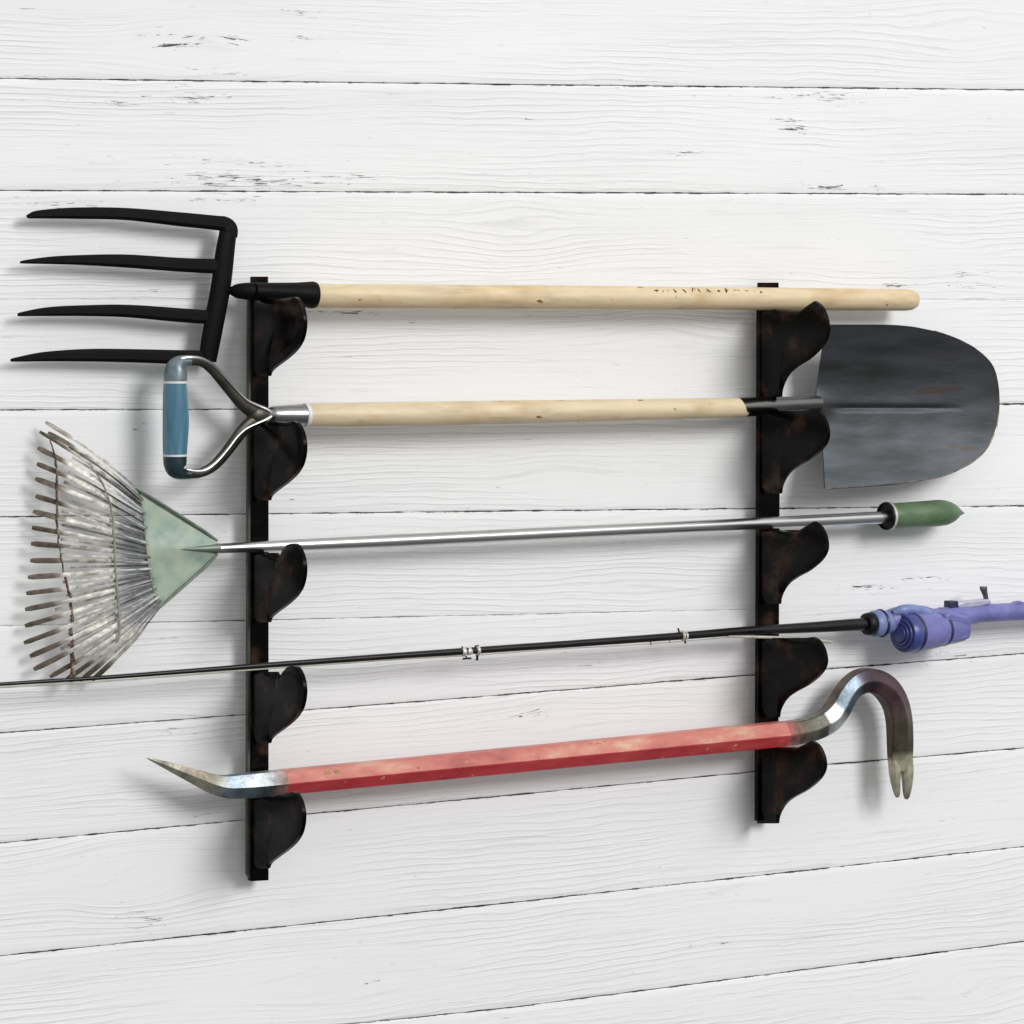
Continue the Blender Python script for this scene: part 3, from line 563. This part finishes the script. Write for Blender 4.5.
def rake_tine(t, tx, ty, depth, width, bow, tw, dirty, stop):
    rx, ry = root_at(t ** .92); dx, dy = rx - tx, ry - ty; ln = math.hypot(dx, dy); px_, py_ = -dy / ln, dx / ln
    pts = []; q0 = random.uniform(0, 9)
    for q in range(25):
        u = q / 24 * stop
        x = rx + 3 - (dx + 3) * u + px_ * bow * math.sin(math.pi * u); y = ry + (dy / dx) * 3 * (1 - u) - dy * u + py_ * bow * math.sin(math.pi * u)
        h = depth - 10 * u * u + 2.0 * math.sin(u * 3.1) + .8 * math.sin(u * 11 + q0)
        if u > .74: h -= 9 * ((u - .74) / .26) ** 1.6
        w = 1.0 + (width - 1.0) * max(0, min(1, (u - .24) / .12)) + .18 * math.sin(u * 15 + q0)
        w += .4 * max(0, min(1, (u - .70) / .08))
        if u > .985: w *= .7
        pts.append((x, y, h * MM, w))
    a, b_, c_ = (.31, .32, .32, .5), (.72, .70, .625, .12), (.150, .122, .088, .1)
    k0 = random.uniform(.78, 1.12) * (.75 if stop < 1 else 1)  # lower layer coloured darker, a painted shadow between the upper tines
    def tint(v, k):
        u = v * stop
        col = mixc(a, b_, max(0, min(1, (u - .26) / .08)))
        col = mixc(col, c_, max(0, min(1, (u - .70) / .07)) * dirty)
        d = .5 + .5 * math.sin(u * 23 + q0); col = mixc(col, (.24, .20, .15, .1), max(0, d - .8) * 1.2)
        return (col[0] * k0, col[1] * k0, col[2] * k0, col[3])
    build('tine', sweep(pts, prof=OCT, ratio=.24, twist=lambda u: tw * (1 - u * .6) + .25 * math.sin(u * 6 + q0), tint=tint), M['tine_steel'], rk, angle=25)
for i, (tx, ty) in enumerate(TIPS):
    t = i / (NT - 1); bow = (4.5 * math.sin((t - .5) * 2.4)) + random.uniform(-.9, .9)
    rake_tine(t, tx, ty, 38.5 + (1.2 if i % 2 else -1.2), 1.45 if i < 3 else 2.15 if i < 18 else 1.9, bow, random.uniform(-.3, .45), 1.0 if i > 0 else .5, 1.0)
for i in range(1, NT - 3):                                       # the lower layer of tines shows between the upper ones
    t = (i + .5) / (NT - 1); tx = (TIPS[i][0] + TIPS[i + 1][0]) / 2; ty = (TIPS[i][1] + TIPS[i + 1][1]) / 2
    rake_tine(t, tx, ty, 34.0, 1.25, 4.5 * math.sin((t - .5) * 2.4) + random.uniform(-1.8, 1.8), random.uniform(-.8, .8), .9, random.uniform(.66, .78))
def wobbly(L, n, a): return [(x + a * noise.noise(Vector((y * .13, 3, x * .05))), y, w * (1 + .45 * noise.noise(Vector((y * .21, 8, 1))))) for x, y, w in catmull(L, n)]
build('cross_brace', sweep([(x, y, 33.5 * MM, w) for x, y, w in wobbly([(50, 440, .7), (56.5, 468, 1.1), (56.5, 500, 1.3), (57.5, 530, 1.1), (60, 550, .9), (63, 568, .9), (67, 586, 1.4), (71.5, 604, 1.5), (71, 633, 1.9), (72.5, 660, 2.3), (71.5, 682, 2.4)], 8, 1.6)]), M['rust_rod'], rk)
build('cross_brace', sweep([(x, y, 41.5 * MM, w) for x, y, w in wobbly([(91, 466, .7), (104, 486, .9), (111, 508, 1.0), (114, 535, 1.1), (115.5, 565, 1.2), (118, 600, 1.2), (119.5, 628, 1.2), (118, 642, .9)], 6, .8)]), M['pale_wire'], rk)

# ------------------------------------------------------------------ fishing rod
ZH = 46 * MM
fr_ = thing('fishing_rod', 'thin black fishing rod with violet spincast reel and grip, fourth tool from the top', 'fishing rod', at(560, 644, ZH))
rt = [(-260, 699, 1.3), (-120, 692, 1.6), (0, 684.2, 1.9), (120, 676.4, 2.2), (260, 665.6, 2.7), (400, 655.6, 3.2), (470, 650.8, 3.5), (600, 641.8, 3.7), (685, 635.6, 3.9), (740, 631.2, 4.3), (800, 628, 5.2), (840, 625.6, 6), (866, 624, 6.4)]
build('rod_blank', sweep([(x, y, ZH, w) for x, y, w in catmull(rt, 4)]), M['rod_graphite'], fr_)
build('line', sweep([(x, y, ZH + .5 * MM, .85) for x, y in catmull([(-260, 702.5), (-120, 695.3), (0, 687.4), (120, 680), (260, 669.2), (400, 659.2), (466, 655.6)], 4)], prof=CIRC[::2]), M['line_pale'], fr_)
build('line', sweep([(x, y, ZH + .5 * MM, .5) for x, y in catmull([(478, 655), (560, 649), (640, 644.4), (690, 640.6), (735, 636.6)], 4)], prof=CIRC[::2]), M['line_pale'], fr_)
build('line', sweep([(x, y, ZH + 3 * MM, w) for x, y, w in catmull([(728, 636.4, .8), (745, 636.8, 1.4), (775, 637.4, 1.5), (800, 638.4, 1.6), (820, 640.6, 1.8), (830, 641.8, 1.5), (832.5, 641.6, .6)], 4)], prof=CIRC[::2]), M['line_pale'], fr_)
def guide(bands, ticks):
    mb = MB()
    for x, y, w, L in bands:
        sl = -.07; sweep([(x - L / 2, y - sl * L / 2, ZH, w * .85), (x - L / 4, y - sl * L / 4, ZH, w), (x + L / 4, y + sl * L / 4, ZH, w), (x + L / 2, y + sl * L / 2, ZH, w * .85)], mb=mb)
    g = build('line_guide', mb, M['guide_pale'], fr_)
    for a, b, w in ticks:
        build('guide_foot', sweep([(a[0], a[1], ZH, w), ((a[0] + b[0]) / 2, (a[1] + b[1]) / 2, ZH, w * .8), (b[0], b[1], ZH, w)], prof=CIRC[::3]), M['black_rubber'], g)
guide([(463.5, 651.6, 4.3, 4), (469, 651.2, 3.9, 5), (477.5, 650.6, 4.8, 3.2)], [((462, 646.8), (464, 649), .9), ((463, 658.8), (471, 658.2), 1.1), ((477.4, 655), (477, 660.4), 1.5), ((475, 646.2), (478.6, 645.6), .9), ((466, 656), (467, 659), .9)])
guide([(682.5, 635.6, 5, 2.6), (685.6, 635.8, 4.3, 2.4)], [((678.2, 628.4), (679, 632), 1.1), ((650.6, 641), (650.8, 645), .8), ((669.6, 640), (670, 643), .6), ((684.4, 640), (685.4, 643), 1.2)])
ax = (at(985, 612.6, ZH) - at(862, 624.6, ZH)); ax.normalize(); s_ = sc_at(900, ZH)
def dlat(px, py, prof): return lathe(at(px, py, ZH), ax, [(d * s_, r * s_) for d, r in prof])
build('winding_collar', dlat(866, 624.2, [(-1.5, 6), (-1.5, 9.4), (0, 10.8), (4, 11.4), (6, 11), (7, 9)]), M['black_rubber'], fr_)
fg = build('foregrip', dlat(872.5, 623.8, [(-.5, 9), (-.5, 11.8), (1.5, 12.9), (6, 13.2), (9, 12.8), (12, 11.9), (20, 11.4), (27, 11.8), (36, 12)]), M['sleeve_blue'], fr_)
build('band', dlat(880.5, 623.2, [(-1, 12), (-1, 13.8), (.6, 14.2), (1.6, 13.6), (1.6, 12)]), M['navy'], fg)
# reel seat body behind the reel, and the long rear grip
build('reel_seat', sweep([(x, y, ZH, w) for x, y, w in catmull([(888, 622, 11.6), (898, 619.4, 12.6), (910, 618, 12.6), (922, 618.4, 12.8), (934, 620, 11.4), (950, 619, 13), (962, 616, 11), (975, 614.4, 9.4)], 4)]), M['reel_violet'], fr_)
rg = build('rear_grip', sweep([(x, y, ZH, w) for x, y, w in catmull([(940, 616, 8.6), (960, 614.6, 9), (980, 613.4, 9.2), (1005, 612.2, 9), (1030, 611.2, 8.8), (1080, 609, 9), (1140, 606, 9.6), (1190, 603.6, 10), (1196, 603.4, 8), (1198, 603.3, 4)], 4)]), M['reel_violet'], fr_)
build('grip_nub', sweep([(x, y, ZH + 2 * MM, w) for x, y, w in ((1009, 604.6, .6), (1013, 603.6, 2), (1018, 603, 2.5), (1022, 603.2, 1.8), (1026, 603.8, .6))]), M['reel_violet'], rg)
build('hood', plate([(950, 601.2), (958.5, 600.8), (959.5, 609), (950, 611.5)], ZH + 8 * MM, 14 * MM), M['navy'], fr_, bevel=1.5 * MM)
build('clamp', plate([(957.5, 603.4), (966, 601.4), (986, 599.3), (991, 599.6), (992, 603.8), (980, 606.6), (958, 609.5)], ZH + 7 * MM, 14 * MM), M['lavender_clamp'], fr_, bevel=2 * MM)
M['lever_grey'] = mat('lever_grey', [(0.3, (0.07, 0.07, 0.075)), (0.7, (0.16, 0.16, 0.17))], nscale=100, metallic=0.6, rough=(0.35, 0.45))
build('clamp_lever', sweep([(x, y, ZH + 1 * MM, w) for x, y, w in ((983.3, 586.4, 3.6), (983.3, 587.6, 4.1), (983.8, 589.4, 3.7), (984.8, 593, 2.9), (985.8, 597, 2.6), (986, 602, 2.8))], ratio=.7), M['lever_grey'], fr_)
# reel: body, front cover with rings, spool nose
re_a = at(960, 628.0, ZH + 12 * MM); re_b = at(899.5, 634.0, ZH + 18 * MM)
rax = (re_b - re_a); rl = rax.length
def rlat(prof): return lathe(re_a, rax, [(d * rl, r * s_ * 1.06) for d, r in prof], seg=56)
reel = build('reel', rlat([(-.05, 6), (-.05, 11.2), (.0, 13.0), (.12, 14), (.30, 14.8), (.34, 15.6), (.60, 17.6), (.78, 18.4), (.80, 18.4), (.80, 10)]), M['reel_violet'], fr_)
for d, r in ((.31, 15.8), (.79, 19.2)):
    build('seam_band', rlat([(d - .026, r - 3), (d - .026, r - .5), (d, r), (d + .026, r - .4), (d + .026, r - 3)]), M['navy'], reel)
build('front_cover', rlat([(.80, 12), (.80, 18.6), (.86, 18.8), (.92, 18.4), (.95, 17.4), (.955, 15.6), (.945, 15.2), (.945, 14.6), (.975, 14.2), (.98, 12.4), (.965, 12), (.965, 11.4), (.995, 11), (1.0, 9.2), (.985, 8.8), (.985, 8.2), (1.01, 7.8), (1.02, 4.6), (1.022, 0.3)]), M['reel_blue'], reel, angle=25)
build('thumb_button', sweep([(x, y, h * MM, w) for x, y, h, w in catmull([(893, 613, 55, 3), (900, 610.5, 58, 5), (908, 609.4, 60, 5.2), (917, 610, 60, 5), (926, 612.4, 58, 4.4), (934, 614.6, 55, 3)], 4)]), M['sleeve_blue'], reel)
build('line_window', sweep([(x, y, 63 * MM, w) for x, y, w in ((902, 612.6, .8), (904.6, 611.6, 3), (907.5, 610.8, 3.4), (911, 609.6, 2.4), (914, 608.4, .8))], ratio=.6), M['lavender_clamp'], reel)
build('foot_block', plate([(945.5, 614), (951, 612.6), (968, 616), (971.6, 622), (971.6, 636), (969, 639.6), (952, 642), (947, 641)], ZH + 31 * MM, 40 * MM), M['reel_violet'], reel, bevel=4 * MM)

# ------------------------------------------------------------------ crowbar
BH = 48 * MM
cb = thing('crowbar', 'red crowbar with curved claw hook and steel chisel tip, lowest tool on the rack', 'crowbar', at(540, 757, BH))
sh = build('bar', sweep([(x, y, BH, w) for x, y, w in ((282, 782.1, 11.8), (284, 782, 12.1), (400, 770.9, 12.1), (560, 755.4, 12.1), (700, 741.8, 12.2), (783, 733.8, 12.2))], prof=HEX, tint=lambda u, k: (.56, .175, .15, 1) if k in (0, 5) else (.46, .040, .050, 1)), M['red_paint'], cb, angle=20, bevel=1.2 * MM)  # upper facets paler: faded paint plus light from above painted in
mb = MB()
for a, b in (((325, 771.4), (331, 770.8)), ((334, 770.9), (340, 770.0)), ((326, 773.4), (332, 772.8)), ((335, 772.6), (340, 771.9)), ((589, 743.6), (592, 743.2)), ((597, 743.3), (601, 742.8)), ((604, 741.6), (606.5, 741.4))):
    def hb(p):
        yc = 782.3 - (p[0] - 280) * .0964; v = (yc - p[1]) / 12.1; return BH + (1.155 - .577 * v) * 12.1 * sc_at(p[0], BH) - .4 * MM
    build('stamped_mark', sweep([(a[0], a[1], hb(a), .7, .4), ((a[0] + b[0]) / 2, (a[1] + b[1]) / 2 - .3, hb(a), .8, .4), (b[0], b[1], hb(b), .5, .4)], prof=CIRC[::3]), M['paint_yellow'], sh)
def grad(stops):
    def f(u):
        for (a, ca), (b, cb_) in zip(stops, stops[1:]):
            if u <= b: return mixc(ca, cb_, max(0, min(1, (u - a) / max(1e-6, b - a))))
        return stops[-1][1]
    return f
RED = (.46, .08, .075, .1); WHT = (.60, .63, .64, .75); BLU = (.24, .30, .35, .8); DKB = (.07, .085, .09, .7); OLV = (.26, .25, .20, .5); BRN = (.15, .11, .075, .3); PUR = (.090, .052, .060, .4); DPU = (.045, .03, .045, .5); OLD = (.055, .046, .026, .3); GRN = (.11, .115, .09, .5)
up = grad([(0, RED), (.05, (.55, .40, .34, .2)), (.12, WHT), (.34, BLU), (.46, OLV), (.62, BRN), (.74, OLV), (1, OLV)])  # chisel patina with a highlight painted on the upper facets
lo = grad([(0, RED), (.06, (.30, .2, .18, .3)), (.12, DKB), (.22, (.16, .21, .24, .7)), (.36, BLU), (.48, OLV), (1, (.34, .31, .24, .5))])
CH = catmull([(286, 781.8, 11.9, 1), (272, 783.2, 12.1, 1), (255, 784.8, 12.1, 1), (240, 786, 11.8, .95), (226, 786.6, 10.9, .9), (215, 784.6, 9.8, .8), (206, 781.2, 8.8, .7), (192, 775.6, 6.9, .6), (178, 770, 5.2, .5), (163, 764, 3.2, .45), (150, 759, 1.3, .5), (146.5, 757.8, .4, .5)], 5)
build('chisel_end', sweep([(x, y, BH, w, r) for x, y, w, r in CH], prof=HEX, tint=lambda u, k: up(u) if k in (1, 2) else lo(u)), M['bar_patina_shading'], cb, angle=24, bevel=1.6 * MM)
HK = [(779, 734.2, 11.9), (790, 733, 12), (800, 731.4, 12), (810, 728.8, 12), (820, 724.6, 12.2), (830, 718.2, 12.2), (838, 708, 12), (844, 697, 11.6), (851, 687.6, 11.4), (860, 681.6, 11.8), (870, 680.4, 12), (880.5, 684, 12.2), (889, 692, 12.4), (895.5, 704, 12.2), (899, 720, 12.2), (900, 738, 12.4), (900.2, 752, 12.4), (900.4, 762, 12.0), (900.8, 771, 11.2)]
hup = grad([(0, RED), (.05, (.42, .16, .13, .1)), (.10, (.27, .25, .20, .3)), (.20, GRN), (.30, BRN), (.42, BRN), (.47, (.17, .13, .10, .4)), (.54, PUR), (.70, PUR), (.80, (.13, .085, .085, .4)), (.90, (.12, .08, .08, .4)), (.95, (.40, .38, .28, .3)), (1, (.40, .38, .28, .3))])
hlo = grad([(0, RED), (.04, (.42, .14, .12, .1)), (.10, (.13, .12, .09, .4)), (.225, (.09, .09, .07, .5)), (.245, WHT), (.305, WHT), (.325, (.15, .19, .225, .75)), (.45, (.15, .19, .225, .75)), (.475, DPU), (.535, DPU), (.57, PUR), (.70, PUR), (.76, (.12, .08, .07, .4)), (.80, OLD), (.89, OLD), (.925, (.36, .35, .24, .3)), (1, (.36, .35, .24, .3))])  # hook patina with painted inner shade and a painted white highlight
hk = build('hook', sweep([(x, y, BH + 3 * MM * max(0, min(1, (y - 700) / 50)) * (x > 880), w, .95 if x < 880 or y < 715 else max(.42, .95 - .53 * (y - 715) / 50)) for x, y, w in catmull(HK, 5)], prof=HEX, tint=lambda u, k: (hup if k in (4, 5) else hlo)(max(0, u + (.022 * math.sin(k * 2.3 + u * 130) if u < .2 else .012 * math.sin(k * 1.7 + u * 50))))), M['bar_patina_shading'], cb, angle=24, bevel=1.6 * MM)
CL = lambda u, k: mixc((.40, .385, .28, .3), (.22, .205, .15, .4), max(0, min(1, (u - .35) / .5)) * (.4 + .6 * (k % 2)))
for P in ([(895, 756, 6.0, .7), (894.8, 764, 6.2, .8), (894.9, 772, 5.8, .85), (895.6, 782, 4.7, .8), (896.6, 790, 3.7, .7), (897.3, 795, 2.7, .7), (897.6, 797.4, 1.2, .7)],
          [(906.6, 756, 6.0, .7), (906.8, 764, 6.3, .8), (907.2, 772, 6.2, .85), (907.4, 782, 5.3, .8), (907, 790, 4.4, .7), (906.6, 796.4, 3.0, .7), (906.4, 799.4, 1.4, .7)]):
    build('claw_prong', sweep([(x, y, BH + (3 + 3 * max(0, (y - 770) / 30)) * MM, w, r) for x, y, w, r in catmull(P, 5)], prof=OCT, tint=CL), M['bar_patina_shading'], hk, angle=30, bevel=.8 * MM)

for o in list(SC.objects):
    if '_o' in o: del o['_o']

# ------------------------------------------------------------------ light: a soft key from the upper right and a bright studio around
def area(name, loc, target, size, power, color=(1, 1, 1)):
    l = bpy.data.lights.new(name, 'AREA'); l.shape = 'DISK'; l.size = size; l.energy = power; l.color = color
    o = bpy.data.objects.new(name, l); COL.objects.link(o); o.location = loc
    o.rotation_euler = (Vector(target) - Vector(loc)).to_track_quat('-Z', 'Y').to_euler(); return o
mid = at(512, 500, 0)
kd = Vector((0.30, -1.0, 0.50)).normalized()
area('key_softbox', mid + kd * 9.0, mid, 3.7, 525, (1.0, 1.0, 1.0))
w = bpy.data.worlds.new('World'); SC.world = w; w.use_nodes = True
nt = w.node_tree; bg = nt.nodes['Background']
tc = nt.nodes.new('ShaderNodeTexCoord'); sp = nt.nodes.new('ShaderNodeSeparateXYZ'); nt.links.new(tc.outputs['Generated'], sp.inputs[0])
mr = nt.nodes.new('ShaderNodeMapRange'); mr.inputs['From Min'].default_value = -1; mr.inputs['From Max'].default_value = 1
nt.links.new(sp.outputs['Z'], mr.inputs['Value'])
rp = ramp(nt, [(0.0, (0.12, 0.12, 0.12)), (0.42, (0.30, 0.30, 0.30)), (0.56, (0.68, 0.68, 0.68)), (0.8, (1.0, 1.0, 1.0))])
nt.links.new(mr.outputs[0], rp.inputs[0]); nt.links.new(rp.outputs[0], bg.inputs['Color']); bg.inputs['Strength'].default_value = 0.85

# ------------------------------------------------------------------ camera
c = bpy.data.cameras.new('camera'); co = bpy.data.objects.new('camera', c); COL.objects.link(co)
co.location = CAM; co.rotation_euler = (math.pi / 2, 0, -TH)
c.sensor_fit = 'HORIZONTAL'; c.sensor_width = 36; c.lens = 36 * FP / 1024; c.shift_y = -(512 - YH) / 1024
c.clip_start = .05; c.clip_end = 100
SC.camera = co
v = SC.view_settings; v.view_transform = 'Standard'; v.look = 'None'; v.exposure = 0; v.gamma = 1; v.use_curve_mapping = False
